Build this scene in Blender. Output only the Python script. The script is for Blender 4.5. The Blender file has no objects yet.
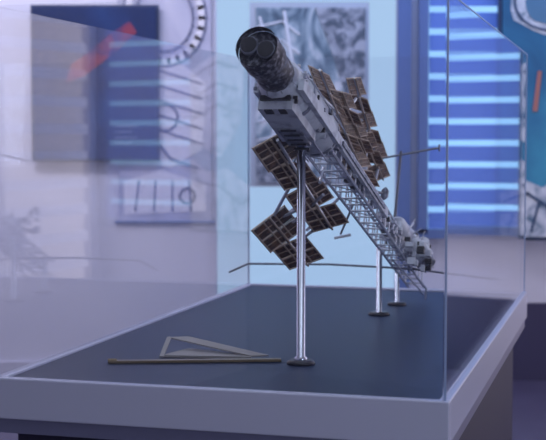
import bpy, math, random
from mathutils import Vector, Matrix
random.seed(7)
sc=bpy.context.scene
try: sc.view_settings.view_transform='Standard'
except Exception: pass
S=0.5; TZ=0.8
def W(p): return Vector((S*p[0],S*p[1],TZ+S*p[2]))

# ---------------- materials
def mat(name,col,rough=0.5,metal=0.0,noise=None,emit=None,estr=1.0,bump=0,spec=0.5):
    m=bpy.data.materials.new(name); m.use_nodes=True
    nt=m.node_tree; b=nt.nodes['Principled BSDF']
    b.inputs['Base Color'].default_value=(*col,1); b.inputs['Roughness'].default_value=rough
    b.inputs['Metallic'].default_value=metal
    b.inputs['Specular IOR Level'].default_value=spec
    if emit:
        b.inputs['Emission Color'].default_value=(*emit,1); b.inputs['Emission Strength'].default_value=estr
    if noise:
        sc_,c2,lo,hi,det=noise
        tc=nt.nodes.new('ShaderNodeTexCoord'); n=nt.nodes.new('ShaderNodeTexNoise'); r=nt.nodes.new('ShaderNodeValToRGB')
        n.inputs['Scale'].default_value=sc_; n.inputs['Detail'].default_value=det
        nt.links.new(tc.outputs['Object'],n.inputs['Vector']); nt.links.new(n.outputs['Fac'],r.inputs['Fac'])
        r.color_ramp.elements[0].position=lo; r.color_ramp.elements[0].color=(*col,1)
        r.color_ramp.elements[1].position=hi; r.color_ramp.elements[1].color=(*c2,1)
        nt.links.new(r.outputs['Color'],b.inputs['Base Color'])
        if bump:
            bp=nt.nodes.new('ShaderNodeBump'); bp.inputs['Strength'].default_value=bump
            nt.links.new(n.outputs['Fac'],bp.inputs['Height']); nt.links.new(bp.outputs['Normal'],b.inputs['Normal'])
    return m
def ramp_mat(name,stops,scale,dist=1.0,detail=6,rough=0.5,stretch=(1,1,1)):
    m=bpy.data.materials.new(name); m.use_nodes=True; nt=m.node_tree; b=nt.nodes['Principled BSDF']
    b.inputs['Roughness'].default_value=rough
    tc=nt.nodes.new('ShaderNodeTexCoord'); mp=nt.nodes.new('ShaderNodeMapping'); mp.inputs['Scale'].default_value=stretch
    nt.links.new(tc.outputs['Object'],mp.inputs['Vector'])
    n=nt.nodes.new('ShaderNodeTexNoise'); n.inputs['Scale'].default_value=scale; n.inputs['Detail'].default_value=detail
    n.inputs['Distortion'].default_value=dist; out=n.outputs['Fac']
    nt.links.new(mp.outputs['Vector'],n.inputs['Vector'])
    r=nt.nodes.new('ShaderNodeValToRGB'); nt.links.new(out,r.inputs['Fac'])
    el=r.color_ramp.elements
    el[0].position=stops[0][0]; el[0].color=(*stops[0][1],1); el[1].position=stops[-1][0]; el[1].color=(*stops[-1][1],1)
    for p,c in stops[1:-1]:
        e=el.new(p); e.color=(*c,1)
    nt.links.new(r.outputs['Color'],b.inputs['Base Color'])
    return m
def glass_mat(name,haze,hcol):
    m=bpy.data.materials.new(name); m.use_nodes=True; nt=m.node_tree; nt.nodes.clear()
    N=nt.nodes.new; L=nt.links.new
    g=N('ShaderNodeNewGeometry'); d=N('ShaderNodeVectorMath'); d.operation='DOT_PRODUCT'
    L(g.outputs['Incoming'],d.inputs[0]); L(g.outputs['Normal'],d.inputs[1])
    a=N('ShaderNodeMath'); a.operation='ABSOLUTE'; L(d.outputs['Value'],a.inputs[0])
    s=N('ShaderNodeMath'); s.operation='SUBTRACT'; s.inputs[0].default_value=1; L(a.outputs[0],s.inputs[1]); s.use_clamp=True
    p=N('ShaderNodeMath'); p.operation='POWER'; L(s.outputs[0],p.inputs[0]); p.inputs[1].default_value=5
    q=N('ShaderNodeMath'); q.operation='MULTIPLY_ADD'; L(p.outputs[0],q.inputs[0]); q.inputs[1].default_value=0.96; q.inputs[2].default_value=0.04
    t=N('ShaderNodeBsdfTransparent'); t.inputs[0].default_value=(0.985,0.99,1,1)
    gl=N('ShaderNodeBsdfGlossy'); gl.inputs['Roughness'].default_value=0.0; gl.inputs[0].default_value=(1,1,1,1)
    df=N('ShaderNodeBsdfDiffuse'); df.inputs[0].default_value=(*hcol,1)
    m1=N('ShaderNodeMixShader'); m1.inputs[0].default_value=haze; L(t.outputs[0],m1.inputs[1]); L(df.outputs[0],m1.inputs[2])
    m2=N('ShaderNodeMixShader'); L(q.outputs[0],m2.inputs[0]); L(m1.outputs[0],m2.inputs[1]); L(gl.outputs[0],m2.inputs[2])
    o=N('ShaderNodeOutputMaterial'); L(m2.outputs[0],o.inputs[0])
    return m
def emis(name,col,st):
    m=bpy.data.materials.new(name); m.use_nodes=True; nt=m.node_tree; nt.nodes.clear()
    e=nt.nodes.new('ShaderNodeEmission'); e.inputs[0].default_value=(*col,1); e.inputs[1].default_value=st
    o=nt.nodes.new('ShaderNodeOutputMaterial'); nt.links.new(e.outputs[0],o.inputs[0]); return m

# ---------------- mesh builder
class B:
    def __init__(s): s.v=[]; s.f=[]; s.sm=[]
    def add(s,vs,fs,smooth=False):
        o=len(s.v); s.v+= [Vector(v) for v in vs]; s.f+=[tuple(i+o for i in f) for f in fs]; s.sm+=[smooth]*len(fs)
    def box(s,c,size,ax=None):
        c=Vector(c); ax=ax or (Vector((1,0,0)),Vector((0,1,0)),Vector((0,0,1)))
        vs=[]
        for i in (-.5,.5):
            for j in (-.5,.5):
                for k in (-.5,.5): vs.append(c+ax[0]*i*size[0]+ax[1]*j*size[1]+ax[2]*k*size[2])
        s.add(vs,[(0,1,3,2),(4,6,7,5),(0,4,5,1),(2,3,7,6),(0,2,6,4),(1,5,7,3)])
    def mm(s,a,b):
        s.box([(a[i]+b[i])/2 for i in range(3)],[abs(b[i]-a[i]) for i in range(3)])
    def tube(s,p0,p1,r,seg=8,r1=None):
        s.lathe(p0,p1,[(0,r),(1,r if r1 is None else r1)],seg)
    def lathe(s,p0,p1,prof,seg=24,cap=True):
        p0=Vector(p0);p1=Vector(p1);d=(p1-p0)
        if d.length<1e-6: return
        z=d.normalized(); u=z.orthogonal().normalized(); w=z.cross(u)
        vs=[];fs=[]
        for t,r in prof:
            for i in range(seg):
                a=2*math.pi*i/seg; vs.append(p0+d*t+(u*math.cos(a)+w*math.sin(a))*r)
        for k in range(len(prof)-1):
            for i in range(seg):
                j=(i+1)%seg; fs.append((k*seg+i,k*seg+j,(k+1)*seg+j,(k+1)*seg+i))
        s.add(vs,fs,seg>8)
        if cap:
            n=len(prof)-1
            o=len(s.v)-len(vs)
            s.f.append(tuple(o+i for i in reversed(range(seg)))); s.sm.append(False)
            s.f.append(tuple(o+n*seg+i for i in range(seg))); s.sm.append(False)
    def path(s,pts,r,seg=8):
        for a,b in zip(pts[:-1],pts[1:]): s.tube(a,b,r,seg)
    def slab(s,q,t):
        q=[Vector(p) for p in q]; n=(q[1]-q[0]).cross(q[3]-q[0]).normalized()*t/2
        s.add([p-n for p in q]+[p+n for p in q],[(3,2,1,0),(4,5,6,7),(0,1,5,4),(1,2,6,5),(2,3,7,6),(3,0,4,7)])
    def obj(s,name,m,parent=None,conv=None,bevel=0):
        me=bpy.data.meshes.new(name)
        vs=[conv(v) if conv else v for v in s.v]
        c=Vector((0,0,0))
        for v in vs: c+=v
        c/=max(1,len(vs))
        me.from_pydata([tuple(v-c) for v in vs],[],s.f); me.update()
        for p,k in zip(me.polygons,s.sm): p.use_smooth=k
        me.materials.append(m)
        o=bpy.data.objects.new(name,me); sc.collection.objects.link(o); o.location=c
        if bevel:
            b=o.modifiers.new('bevel','BEVEL'); b.width=bevel; b.segments=2; b.limit_method='ANGLE'
        if parent: o.parent=parent
        return o
def empty(name):
    e=bpy.data.objects.new(name,None); sc.collection.objects.link(e); e.empty_display_size=0.1; return e
def solo(name,m,a,b,parent=None,bevel=0):
    x=B(); x.mm(a,b); return x.obj(name,m,parent,None,bevel)

# ---------------- room (metres)
XL,XR,YB,YF,H=-2.6,2.6,7.0,-1.5,3.2
m_wall=mat('wall_paint',(0.74,0.74,0.86),0.8,noise=(1.5,(0.68,0.69,0.83),.3,.7,3))
m_wallr=mat('wall_paint_side',(0.72,0.68,0.76),0.8)
m_floor=mat('floor_vinyl',(0.06,0.05,0.10),0.45,noise=(5,(0.075,0.065,0.12),.3,.7,4))
m_ceil=mat('ceiling_paint',(0.6,0.6,0.66),0.9)
m_trim=mat('trim_paint',(0.10,0.17,0.40),0.4)
solo('floor',m_floor,(XL-.1,YF-.1,-.1),(XR+.1,YB+.1,0))
solo('ceiling',m_ceil,(XL-.1,YF-.1,H),(XR+.1,YB+.1,H+.1))
solo('wall_left',m_wallr,(XL-.1,YF,0),(XL,YB,H))
solo('wall_right',m_wallr,(XR,YF,0),(XR+.1,YB,H))
solo('wall_back',m_wall,(XL,YB,0),(XR,YB+.1,H))
solo('wall_front',mat('wall_paint_dim',(0.3,0.3,0.4),0.8),(XL,YF-.1,0),(XR,YF,H))
solo('baseboard_back',mat('baseboard_pale',(.6,.6,.72),.5),(XL,YB-.02,0),(.66,YB,.1))
solo('trim_1',m_trim,(.665,YB-.05,0),(.735,YB,H))
solo('wall_shade_panel',mat('painted_wall_shade',(.04,.035,.09),.5),(.74,YB-.03,0),(XR,YB,.42))  # dark panel painted in for the shadow on the lower right wall

def window(name,origin,ux,w,z0,z1,nrm,pitch,gap,mg,ms,mf):
    e=empty(name); o=Vector(origin); ux=Vector(ux); n=Vector(nrm); uz=Vector((0,0,1))
    hgt=z1-z0
    g=B(); g.box(o+ux*w/2+uz*(z0+hgt/2)+n*.015,(w,.01,hgt),(ux,n,uz)); g.obj('pane',mg,e)
    f=B()
    for zz in (z0,z1): f.box(o+ux*w/2+uz*zz+n*.04,(w+.06,.07,.05),(ux,n,uz))
    for xx in (0,w): f.box(o+ux*xx+uz*(z0+hgt/2)+n*.04,(.05,.07,hgt),(ux,n,uz))
    f.obj('frame',mf,e)
    s=B(); z=z0+pitch*.6
    while z<z1-.04:
        s.box(o+ux*w/2+uz*z+n*.055,(w-.06,.004,pitch-gap),(ux,(n*1+uz*.12).normalized(),(uz-n*.12).normalized())); z+=pitch
    s.obj('blind_slats',ms,e)
    return e
m_sky=emis('daylight_blue',(0.30,0.58,1.0),1.25)
m_haze_glow=emis('haze_glow',(0.92,0.82,0.92),1.2)
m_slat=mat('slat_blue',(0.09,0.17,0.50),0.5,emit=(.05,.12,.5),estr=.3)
m_slat_glow=mat('slat_haze_glow',(0.75,0.72,0.8),0.5,emit=(.92,.84,.92),estr=.8)  # slats glow by themselves to even out the haze
window('window_1',(.80,YB,0),(1,0,0),1.72,.80,2.5,(0,-1,0),.118,.032,m_sky,m_slat,m_trim)
window('added_haze_window',(XR,3.2,0),(0,1,0),3.65,.15,2.9,(-1,0,0),.16,.10,m_haze_glow,m_slat_glow,mat('frame_pale',(.6,.58,.66),.5))  # unseen glowing window, added to give pale haze in the left pane
# added glowing panel standing in for brightly lit wall behind the orbit poster
e=empty('added_wall_glow')
b=B(); b.mm((-.30,6.985,.12),(.655,6.998,2.9)); b.obj('glow_sheet',emis('lit_wall_glow',(.48,.70,1.0),.92),e)
b=B(); b.mm((-.31,6.975,.10),(-.30,6.998,2.91)); b.mm((.655,6.975,.10),(.664,6.998,2.91)); b.mm((-.31,6.975,2.9),(.664,6.998,2.92)); b.obj('frame',mat('glow_panel_frame',(.5,.55,.7),.4),e)

# ---------------- posters
def poly(b,pts,y,t=.002):
    n=len(pts); vs=[(x,y,z) for x,z in pts]+[(x,y+t,z) for x,z in pts]
    b.add(vs,[tuple(range(n)),tuple(reversed(range(n,2*n)))]+[(i,(i+1)%n,(i+1)%n+n,i+n) for i in range(n)])
def blob(cx,cz,rx,rz,seg=22,rot=0,wob=0.06):
    o=[]
    for i in range(seg):
        a=2*math.pi*i/seg; k=1+random.uniform(-wob,wob); x=rx*k*math.cos(a); z=rz*k*math.sin(a)
        o.append((cx+x*math.cos(rot)-z*math.sin(rot),cz+x*math.sin(rot)+z*math.cos(rot)))
    return o
def stroke(b,pts,w,y):
    for (x0,z0),(x1,z1) in zip(pts[:-1],pts[1:]):
        d=Vector((x1-x0,0,z1-z0)); L=d.length
        if L<1e-5: continue
        d/=L; b.box(((x0+x1)/2,y,(z0+z1)/2),(L+w*.6,.002,w),(d,Vector((0,1,0)),Vector((-d.z,0,d.x))))
e=empty('space_flag_poster'); b=B(); b.mm((-1.27,6.93,1.20),(-.62,6.945,2.0))
b.obj('sheet',ramp_mat('poster_blue',[(.3,(.002,.012,.07)),(.5,(.003,.026,.13)),(.72,(.008,.055,.21))],1.8,rough=.8),e)
b=B(); b.mm((-1.285,6.945,1.185),(-.605,6.96,2.015)); b.obj('backing',mat('frame_dark',(.03,.05,.12),.4),e)
b=B(); poly(b,[(-1.10,1.60),(-1.0,1.64),(-.84,1.76),(-.72,1.87),(-.76,1.93),(-.86,1.86),(-.98,1.76),(-1.07,1.70)],6.926); b.obj('flag_red',ramp_mat('print_red',[(.38,(.03,.03,.16)),(.52,(.22,.025,.08)),(.68,(.34,.04,.06))],6),e)
b=B()
for i in range(4): b.mm((-.84,6.925,1.37-.03*i),(-.72-.03*(i%2),6.929,1.377-.03*i))
b.obj('caption',mat('print_white',(.2,.26,.42),.5),e)

def ring(bb,cx,cz,r,w,y,k=1.0,n=26):
    stroke(bb,[(cx+r*math.cos(2*math.pi*t/n),cz+k*r*math.sin(2*math.pi*t/n)) for t in range(n+1)],w,y)
e=empty('painted_reflection'); b=B(); b.mm((-.83,6.985,.86),(-.33,6.992,2.6))  # sheet painted in place of a drawing reflected in the left pane
b.obj('reflection_base',ramp_mat('reflection_lav',[(.35,(.44,.45,.60)),(.5,(.56,.56,.71)),(.65,(.66,.65,.77))],2.5),e)
b=B(); bd=B()
ring(b,-.58,1.95,.20,.035,6.981,1.15); ring(bd,-.58,1.95,.155,.012,6.980,1.15); ring(bd,-.58,1.95,.225,.010,6.980,1.15)
poly(b,[(-.80,1.62),(-.66,1.72),(-.48,1.70),(-.36,1.60),(-.38,1.25),(-.55,1.15),(-.78,1.22)],6.982)
poly(b,[(-.80,1.08),(-.60,1.14),(-.36,1.06),(-.36,.92),(-.80,.90)],6.982)
for i in range(5):
    z=1.62-.08*i; stroke(bd,[(-.78,z),(-.60,z+.05),(-.38,z-.02)],.010,6.979)
for i in range(4): stroke(bd,[(-.74+.10*i,.92),(-.72+.09*i,1.08)],.010,6.979)
ring(bd,-.58,1.42,.07,.012,6.978); ring(bd,-.46,1.0,.04,.010,6.978)
stroke(bd,[(-.80,1.7),(-.7,1.4),(-.55,1.2),(-.40,1.15)],.014,6.977)
b.obj('artwork_white',mat('reflection_white',(.84,.82,.9),.6),e); bd.obj('artwork_lines',mat('reflection_lines',(.18,.20,.34),.6),e)
b=B(); b.tube((-.85,6.987,2.6),(-.31,6.987,2.6),.008); b.tube((-.85,6.987,.86),(-.31,6.987,.86),.008); b.obj('rods',m_trim,e)

e=empty('earth_orbit_poster'); b=B(); b.mm((-.124,6.955,1.05),(.511,6.982,2.03)); b.obj('border',mat('print_border',(.45,.52,.64),.5),e)
b=B(); b.mm((-.09,6.945,1.075),(.49,6.955,2.0))
b.obj('sheet',ramp_mat('earth_clouds',[(.34,(.05,.09,.15)),(.44,(.14,.22,.30)),(.52,(.34,.44,.54)),(.62,(.66,.70,.78))],2.6,2.2,10,stretch=(1.6,1,1)),e)
b=B(); poly(b,[(-.09,1.32),(.02,1.22),(.2,1.12),(.3,1.075),(-.09,1.075)],6.941); poly(b,[(.22,2.0),(.49,2.0),(.49,1.3),(.40,1.5),(.30,1.8)],6.941)
b.obj('station_print',ramp_mat('station_print',[(.40,(.07,.10,.15)),(.6,(.4,.44,.54))],16),e)
b=B()
for i in range(7): stroke(b,[(-.08,1.9-.1*i),(.05,1.93-.1*i),(.14,1.86-.1*i)],.010,6.939)
stroke(b,[(-.07,1.95),(.02,1.6),(.0,1.3)],.014,6.937); stroke(b,[(.06,1.98),(.12,1.6),(.25,1.25),(.45,1.12)],.016,6.937)
b.obj('line_print',mat('line_print',(.72,.77,.88),.5),e)

e=empty('cosmonaut_poster'); b=B(); b.mm((1.20,6.84,.79),(1.80,6.86,2.45))
b.obj('sheet',ramp_mat('poster_teal',[(.3,(.01,.08,.20)),(.5,(.02,.16,.32)),(.7,(.04,.28,.44))],2),e)
b=B(); b.mm((1.18,6.86,.77),(1.82,6.90,2.47)); b.obj('backing',mat('frame_dark2',(.03,.06,.14),.4),e)
b=B(); bd=B()
poly(b,blob(1.45,2.02,.22,.17),6.836)
poly(b,[(1.2,1.02),(1.30,1.10),(1.42,1.05),(1.55,1.14),(1.7,1.12),(1.8,1.2),(1.8,.79),(1.2,.79)],6.836)
poly(b,[(1.44,1.75),(1.5,1.85),(1.8,1.7),(1.8,1.3),(1.6,1.2),(1.46,1.4)],6.836)
b.obj('suit_white',ramp_mat('suit_white',[(.36,(.08,.16,.25)),(.47,(.45,.5,.6)),(.7,(.75,.78,.84))],9,1),e)
ring(bd,1.45,2.02,.19,.012,6.833,.78); stroke(bd,[(1.22,.98),(1.34,1.02),(1.46,.94),(1.6,1.04),(1.78,1.06)],.014,6.833)
for i in range(4): stroke(bd,[(1.24+.12*i,.82),(1.28+.12*i,.97)],.012,6.833)
for i in range(3): stroke(bd,[(1.48,1.7-.12*i),(1.62,1.74-.12*i),(1.78,1.66-.12*i)],.014,6.833)
bd.obj('suit_lines',mat('suit_lines',(.03,.07,.16),.5),e)
b=B(); poly(b,blob(1.46,2.0,.15,.10),6.832); b.obj('visor',mat('visor_print',(.08,.2,.34),.3),e)
b=B(); poly(b,[(1.36,1.45),(1.385,1.66),(1.405,1.66),(1.385,1.45)],6.832); b.obj('red_patch',mat('print_red2',(.42,.16,.14),.5),e)
b=B()
for sx in (1.3,1.7): b.tube((sx,6.88,2.46),(sx,6.88,3.2),.004)
b.obj('hanging_wires',m_trim,e)

# ---------------- display case
ang=math.radians(-15.5)
MC=Matrix.Translation((-1.175,5.37,0))@Matrix.Rotation(ang,4,'Z')
def CC(v): return W(MC@v)
WD,DP,GH=1.91,3.72,1.55
case=empty('glass_display_case')
m_rim=mat('rim_silver_paint',(0.66,0.67,0.84),0.25)
m_top=mat('table_top_blue',(0.009,0.023,0.070),0.42,noise=(40,(0.013,0.029,0.080),.3,.7,4),spec=.3)
m_ped=mat('pedestal_dark',(0.035,0.03,0.07),0.6)
b=B(); rw=.045
b.mm((0,0,-.16),(WD,rw,.012)); b.mm((0,DP-rw,-.16),(WD,DP,.012)); b.mm((0,rw,-.16),(rw,DP-rw,.012)); b.mm((WD-rw,rw,-.16),(WD,DP-rw,.012))
b.obj('rim',m_rim,case,CC,.003)
b=B(); b.mm((rw,rw,-.15),(WD-rw,DP-rw,0)); b.obj('table_top',m_top,case,CC)
b=B(); b.mm((.08,.08,-1.6),(WD-.08,DP-.08,-.15)); b.obj('pedestal',m_ped,case,CC)
b=B(); b.mm((.012,.012,-.22),(WD-.012,DP-.012,-.16)); b.obj('skirt',mat('skirt_grey',(.20,.20,.32),.5),case,CC)
g=.012; gf=glass_mat('glass_front',.01,(.8,.8,.9)); gs=glass_mat('glass_side',.08,(.95,.86,.90)); gr=glass_mat('glass_right',.012,(.7,.75,.95))  # left pane's milky diffuse tint paints in the reflected haze
o0=.018
def pane(n,a,c,m): 
    x=B(); x.mm(a,c); return x.obj(n,m,case,CC)
pane('glass_front',(o0,o0,.012),(WD-o0,o0+g,GH),gf)
pane('glass_left',(o0,o0+g,.012),(o0+g,DP-o0,GH),gs)
pane('glass_right',(WD-o0-g,o0+g,.012),(WD-o0,DP-o0,GH),gr)
pane('glass_back',(o0+g,DP-o0-g,.012),(WD-o0-g,DP-o0,GH),gf)
b=B(); es=.005
for x in (o0,WD-o0):
    for y in (o0,DP-o0): b.box((x,y,GH/2+.006),(es*1.6,es*1.6,GH-.012))
m_edge=mat('glass_edge',(.40,.5,.75),.2)
b.box((WD-o0,DP/2,GH+.002),(es,DP-.04,es)); 
b.obj('glass_seams',m_edge,case,CC)

# ---------------- space station model (h-units)
A=Vector((-.06,5.14,1.36)); Bv=Vector((.785,7.70,.276)); AX=Bv-A; D=AX.normalized()
R=Vector((D.y,-D.x,0)).normalized(); N=R.cross(D).normalized()
def M(s,a=0,b=0): return A+AX*s+R*a+N*b
st=empty('space_station_model')
m_white=mat('model_white',(.68,.72,.80),.3,noise=(30,(.40,.42,.51),.48,.62,8))
m_grey=mat('model_grey',(.30,.32,.40),.35,metal=.3,noise=(45,(.13,.14,.19),.45,.6,8))
m_dark=mat('model_dark',(.015,.015,.02),.4)
m_steel=mat('steel_truss',(.66,.70,.80),.25,metal=.4)
m_speck=mat('docking_speckled',(.028,.028,.042),.45,metal=.2,noise=(110,(.34,.35,.42),.48,.72,10))
m_chrome=mat('stand_chrome',(.70,.73,.82),.18,metal=1)
m_cell=mat('solar_cells',(.032,.013,.009),.35,noise=(60,(.13,.062,.032),.42,.66,3),spec=.3)
m_cellg=mat('solar_cells_gold',(.075,.038,.022),.4,noise=(50,(.24,.135,.075),.42,.68,3),spec=.3)
m_frame=mat('panel_frame',(.46,.36,.28),.4,metal=.3)

w=B(); gk=B(); dk=B(); sp=B(); ts=B()
F0=.006
sp.lathe(M(F0),M(.105),[(0,.074),(.03,.086),(.30,.088),(.34,.080),(.55,.076),(.60,.080),(1,.078)],36)
sp.lathe(M(F0-.012),M(F0+.004),[(0,.086),(1,.089)],36,cap=False)
for (a,bb) in ((-.037,.012),(.037,-.008)):
    gk.lathe(M(F0-.009,a,bb),M(F0+.004,a,bb),[(0,.037),(1,.037)],24)
    dk.lathe(M(F0-.0105,a,bb),M(F0,a,bb),[(0,.033),(1,.033)],24)
# main body
w.lathe(M(.08),M(.33),[(0,.075),(.05,.09),(.14,.100),(.2,.106),(.21,.097),(.25,.097),(.26,.108),(.62,.112),(.64,.103),(.68,.103),(.7,.112),(.92,.108),(1,.08)],12)
gk.lathe(M(.155),M(.163),[(0,.111),(1,.111)],24); gk.lathe(M(.30),M(.306),[(0,.108),(1,.108)],24)
axs=(R,D,N)
w.box(M(.17,-.01,-.100),(.15,.36,.05),axs)
dk.box(M(.115,-.04,-.113),(.035,.04,.035),axs); dk.box(M(.115,.02,-.113),(.03,.04,.035),axs)
gk.box(M(.21,-.01,-.127),(.1,.18,.015),axs); dk.box(M(.10,-.005,-.085),(.13,.015,.02),axs)
for i in range(5): dk.box(M(.18+.018*i,-.01,-.136),(.07,.012,.006),axs)
w.box(M(.2,.102,-.03),(.025,.6,.05),axs); w.box(M(.2,-.108,-.02),(.02,.5,.045),axs)
for i in range(70):
    s=random.uniform(.10,.32); th=random.uniform(0,2*math.pi); r=.108
    sz=[random.uniform(.008,.024) for _ in range(3)]
    [w,gk,dk,gk][i%4].box(M(s,r*math.cos(th),r*math.sin(th)),sz,axs)
for i in range(8):
    a=2*math.pi*i/8+.39
    ts.path([M(.085,.08*math.cos(a),.08*math.sin(a)),M(.14,.115*math.cos(a),.115*math.sin(a)),M(.33,.118*math.cos(a),.118*math.sin(a))],.0035,6)
# truss
T0,T1=.31,1.13; hw=.066; nb=24
def tc(s): 
    k=hw*(1-.25*(s-T0)/(T1-T0)); return k
for i in range(nb):
    s0=T0+(T1-T0)*i/nb; s1=T0+(T1-T0)*(i+1)/nb; k0=tc(s0);k1=tc(s1)
    c0=[M(s0,x*k0,y*k0) for x,y in ((-1,-1),(1,-1),(1,1),(-1,1))]
    c1=[M(s1,x*k1,y*k1) for x,y in ((-1,-1),(1,-1),(1,1),(-1,1))]
    for j in range(4):
        ts.tube(c0[j],c1[j],.0075,6); ts.tube(c0[j],c0[(j+1)%4],.0048,6)
        if (i+j)%2: ts.tube(c0[j],c1[(j+1)%4],.003,5)
w.lathe(M(.33,.02,.03),M(.60,.02,.03),[(0,.03),(.05,.045),(.4,.045),(.42,.034),(.6,.034),(.62,.042),(1,.036)],16)
w.box(M(.50,.082,.0),(.020,1.1,.05),axs)
gk.box(M(.50,.095,.0),(.010,.9,.02),axs)
for i in range(100):
    s=random.uniform(.33,.97); k=tc(s)
    sz=[random.uniform(.01,.03),random.uniform(.01,.05),random.uniform(.01,.025)]
    a=random.choice((1.1,.8,.5,.2))*k; bb=random.uniform(-.6,1)*k
    [w,gk,w,dk,gk][i%5].box(M(s,a,bb),sz,axs)
# tail cluster
w.lathe(M(.84,.03,.09),M(1.0,.04,.09),[(0,.03),(.1,.055),(.5,.055),(.55,.045),(.7,.06),(1,.04)],18)
w.lathe((.74,7.62,.50),(.90,7.50,.30),[(0,.025),(.1,.045),(.45,.05),(.5,.04),(.6,.055),(.9,.055),(1,.03)],18)
w.lathe((.88,7.55,.42),(.86,7.65,.26),[(0,.03),(.3,.045),(.8,.045),(1,.02)],16)
w.lathe((.66,7.35,.47),(.75,7.45,.40),[(0,.03),(.2,.045),(.8,.045),(1,.03)],16)
gk.lathe((.895,7.50,.305),(.915,7.48,.285),[(0,.045),(1,.03)],16)
dk.lathe((.80,7.585,.43),(.815,7.575,.41),[(0,.053),(1,.053)],16)
dk.lathe((.877,7.57,.385),(.874,7.585,.36),[(0,.048),(1,.048)],16)
for i in range(60):
    c=Vector((random.uniform(.62,.92),random.uniform(7.3,7.7),0)); c.z=.43-.75*(c.x-.72)+random.uniform(-.07,.07)
    sz=[random.uniform(.01,.045) for _ in range(3)]
    [w,gk,dk,w][i%4].box(c,sz,axs)
for i in range(16):
    c=Vector((random.uniform(.68,.88),7.5,random.uniform(.33,.46))); dv=Vector((random.uniform(-1,1),random.uniform(-1,1),random.uniform(-.6,1))).normalized()*random.uniform(.08,.15)
    ts.tube(c,c+dv,.003,5)
ts.path([M(.98,.03,-.03),(.93,7.85,.10),(.93,7.9,.03)],.006,6)
ts.path([M(.93,-.03,-.05),(.83,7.7,.16),(.92,7.9,.06)],.005,6)
rd=B()
rd.tube((.683,7.4,.43),(.728,7.4,.937),.008,8); rd.tube((.467,7.4,.869),(.945,7.4,.956),.006,8)
rd.tube((.467,7.4,.85),(.467,7.4,.89),.005,6); rd.tube((.945,7.4,.935),(.945,7.4,.975),.005,6)
rd.path([(-.262,7.7,.215),(-.148,7.7,.266),(.337,7.7,.262),(.80,7.62,.245),(1.344,7.7,.171)],.0065,8)
rd.tube((.80,7.62,.245),(.80,7.6,.33),.01)
rd.tube(M(.62,.05,.05),(.585,6.8,.72),.007,8); gk.lathe((.578,6.78,.69),(.592,6.82,.75),[(0,.006),(.25,.02),(.75,.02),(1,.006)],12)
rd.tube(M(.62,-.05,-.03),(.36,6.9,.50),.006,6); w.box((.37,6.9,.488),(.09,.05,.012),(Vector((.97,0,.2)),Vector((0,1,0)),Vector((-.2,0,.97))))

def array(name,q,nu,nv,m,gapu=.08,gapv=.10,grp=2,ft=.006):
    q=[Vector(p) for p in q]
    def bl(u,v): return (q[0]*(1-u)+q[1]*u)*(1-v)+(q[3]*(1-u)+q[2]*u)*v
    c=B(); f=B()
    n=(q[1]-q[0]).cross(q[3]-q[0]).normalized()
    for i in range(nu):
        for j in range(nv):
            u0=(i+gapu)/nu;u1=(i+1-gapu)/nu;v0=(j+gapv)/nv;v1=(j+1-gapv)/nv
            if j%grp==grp-1: v1-=.10/nv
            if j%grp==0: v0+=.10/nv
            c.slab([bl(u0,v0),bl(u1,v0),bl(u1,v1),bl(u0,v1)],.008)
    for i in range(nu+1): f.tube(bl(i/nu,0),bl(i/nu,1),ft,6)
    for j in range(nv+1):
        f.tube(bl(-.02,j/nv),bl(1.02,j/nv),ft*(.9 if j%grp==0 else .5),6)
    f.tube(bl(.5,-.03)-n*.012,bl(.5,1.03)-n*.012,ft*1.2,6)
    c.obj(name+'_cells',m,st,W); f.obj(name+'_frame',m_frame,st,W)
def split(name,q,parts,nu,nv,m,gap=.06,**k):
    q=[Vector(p) for p in q]
    for i in range(parts):
        a=i/parts+(gap/parts if i else 0); b_=(i+1)/parts-(gap/parts if i<parts-1 else 0)
        # alternate segments are tilted slightly, like folding panel leaves
        t=.02*(1 if i%2 else -1)
        P=lambda u,v:(q[0]*(1-u)+q[1]*u)*(1-v)+(q[3]*(1-u)+q[2]*u)*v
        off=Vector((0,t,t*.5))
        array('%s_%d'%(name,i+1),[P(0,a)+off,P(1,a)-off,P(1,b_)-off,P(0,b_)+off],nu,nv,m,**k)
split('upper_array_a',[(.150,5.5,1.320),(.245,5.75,1.275),(.540,6.65,.775),(.395,6.4,.774)],6,2,4,m_cellg,grp=2,ft=.004)
split('upper_array_b',[(.348,6.2,1.300),(.422,6.3,1.291),(.610,6.95,.904),(.486,6.8,.906)],5,2,3,m_cellg,grp=3,ft=.004)
split('upper_array_c',[(.250,5.8,1.235),(.355,5.98,1.20),(.500,6.48,.945),(.395,6.3,.94)],4,2,3,m_cellg,grp=3,ft=.004)
split('upper_array_d',[(.400,6.45,1.04),(.500,6.55,1.03),(.625,6.95,.80),(.525,6.85,.79)],3,2,3,m_cellg,grp=3,ft=.004)
split('lower_array_a',[(-.088,5.7,.974),(.054,5.8,1.031),(.381,6.6,.594),(.205,6.5,.53)],4,3,4,m_cell,gap=.04,grp=2,ft=.005)
split('lower_array_b',[(-.102,6.3,.573),(.054,6.4,.665),(.262,6.8,.393),(.088,6.7,.32)],2,3,4,m_cell,gap=.04,grp=2,ft=.005)
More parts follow.
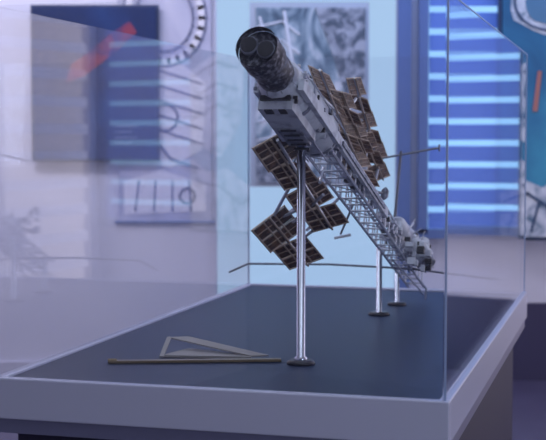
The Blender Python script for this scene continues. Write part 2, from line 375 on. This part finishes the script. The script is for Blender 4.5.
for p in [((.17,6.6,.54),M(.55,-.06,-.05)),((.06,6.5,.62),M(.47,-.06,-.05)),((.22,6.1,.80),M(.42,-.05,-.04)),((.1,5.9,.9),M(.31,-.05,-.05)),
          ((.30,6.0,1.06),M(.38,.05,.05)),((.47,6.6,1.05),M(.55,.06,.05)),((.34,6.1,1.08),(.45,6.55,1.1)),((.2,5.7,1.2),(.3,5.95,1.12)),((.33,6.1,.97),M(.5,.05,.06)),
          ((.40,6.3,1.2),(.30,6.0,1.06)),((.0,6.4,.62),(.1,6.1,.82)),((.1,6.5,.59),(.24,6.2,.74)),((.15,6.6,.50),(.30,6.5,.62)),((.05,6.45,.62),(.20,6.3,.70)),((.55,6.8,.86),M(.62,.05,.05)),
          ((.02,5.75,1.0),(.29,6.55,.56)),((-.02,6.35,.62),(.175,6.75,.355)),((.2,5.62,1.30),(.47,6.52,.775)),((.385,6.25,1.296),(.548,6.87,.905))]:
    ts.tube(p[0],p[1],.008,8)
w.obj('white_modules',m_white,st,W); gk.obj('grey_equipment',m_grey,st,W); dk.obj('dark_ports',m_dark,st,W)
sp.obj('docking_collar',m_speck,st,W); ts.obj('lattice_truss',m_steel,st,W); rd.obj('antenna_rods',mat('antenna_grey',(.22,.23,.28),.4,metal=.4),st,W)

# stands (part of the model)
ch=B(); bs=B()
for x,y,zt,r,br in ((.125,5.766,1.01,.0195,.064),(.607,7.398,.40,.0165,.062),(.753,7.85,.235,.014,.058)):
    ch.lathe((x,y,.01),(x,y,zt),[(0,r*1.5),(.02,r*1.5),(.025,r),(1,r)],20)
    bs.lathe((x,y,0),(x,y,.02),[(0,br),(.5,br),(1,br*.8)],28)
ch.lathe((.125,5.766,.96),(.125,5.766,1.02),[(0,.02),(.3,.032),(1,.04)],16)
ch.tube((.607,7.398,.385),M(.88,-.03,-.03),.012); ch.tube((.753,7.85,.225),M(1.05,-.03,-.03),.011)
ch.obj('stand_rods',m_chrome,st,W); bs.obj('stand_bases',mat('stand_base',(.02,.02,.03),.3),st,W)

# ---------------- items on the table
m_brass=mat('brass_wood',(.24,.18,.10),.35,metal=.4)
b=B(); b.slab([(-.735,5.76,.008),(.037,5.81,.008),(.037,5.85,.008),(-.735,5.80,.008)],.012)
b.tube((-.74,5.775,.012),(-.70,5.777,.012),.011)
b.obj('pointer_stick',m_brass,None,W,.001)
b=B()
b.slab([(-.515,5.93,.008),(-.10,5.885,.008),(-.10,5.93,.008),(-.40,6.13,.008)],.01)
b.slab([(-.52,5.90,.01),(-.50,5.90,.01),(-.48,6.10,.07),(-.50,6.10,.07)],.006)
b.slab([(-.50,6.12,.065),(-.40,6.14,.065),(-.02,5.92,.012),(-.10,5.90,.012)],.006)
b.obj('folded_paper_card',mat('card_beige',(.36,.34,.33),.6),None,W)

# ---------------- lights
def area(name,loc,tgt,sx,sy,pw,col):
    l=bpy.data.lights.new(name,'AREA'); l.shape='RECTANGLE'; l.size=sx; l.size_y=sy; l.energy=pw; l.color=col
    o=bpy.data.objects.new(name,l); sc.collection.objects.link(o); o.location=loc
    o.rotation_euler=(Vector(tgt)-Vector(loc)).to_track_quat('-Z','Y').to_euler(); return o
area('ceiling_light',(0,2.6,3.15),(0,2.6001,0),2.0,2.5,21,(.76,.85,1))
area('added_wall_wash',(.9,6.0,3.1),(.9,7.0,1.2),2.0,.3,22,(.40,.58,1))  # unseen lamp added to wash the back wall blue
area('added_wall_wash.001',(-1.4,5.4,3.1),(-1.2,7.0,.6),1.6,.5,46,(.90,.86,1))  # unseen lamp added to brighten the left part of the wall
area('added_front_fill',(2.0,-.4,1.6),(.1,3.2,1.1),.8,1.0,23,(.78,.85,1))  # added fill from the camera side, lifts the model's dark underside
wd=bpy.data.worlds.new('world'); sc.world=wd; wd.use_nodes=True
wd.node_tree.nodes['Background'].inputs[0].default_value=(.3,.35,.5,1); wd.node_tree.nodes['Background'].inputs[1].default_value=.3

cam=bpy.data.cameras.new('camera'); co=bpy.data.objects.new('camera',cam); sc.collection.objects.link(co)
co.location=(0,0,1.3); co.rotation_euler=(math.radians(90-3.52),0,0)
cam.sensor_width=36; cam.lens=1300/546*36; cam.clip_start=.05
cam.dof.use_dof=True; cam.dof.focus_distance=2.95; cam.dof.aperture_fstop=5.6
sc.camera=co
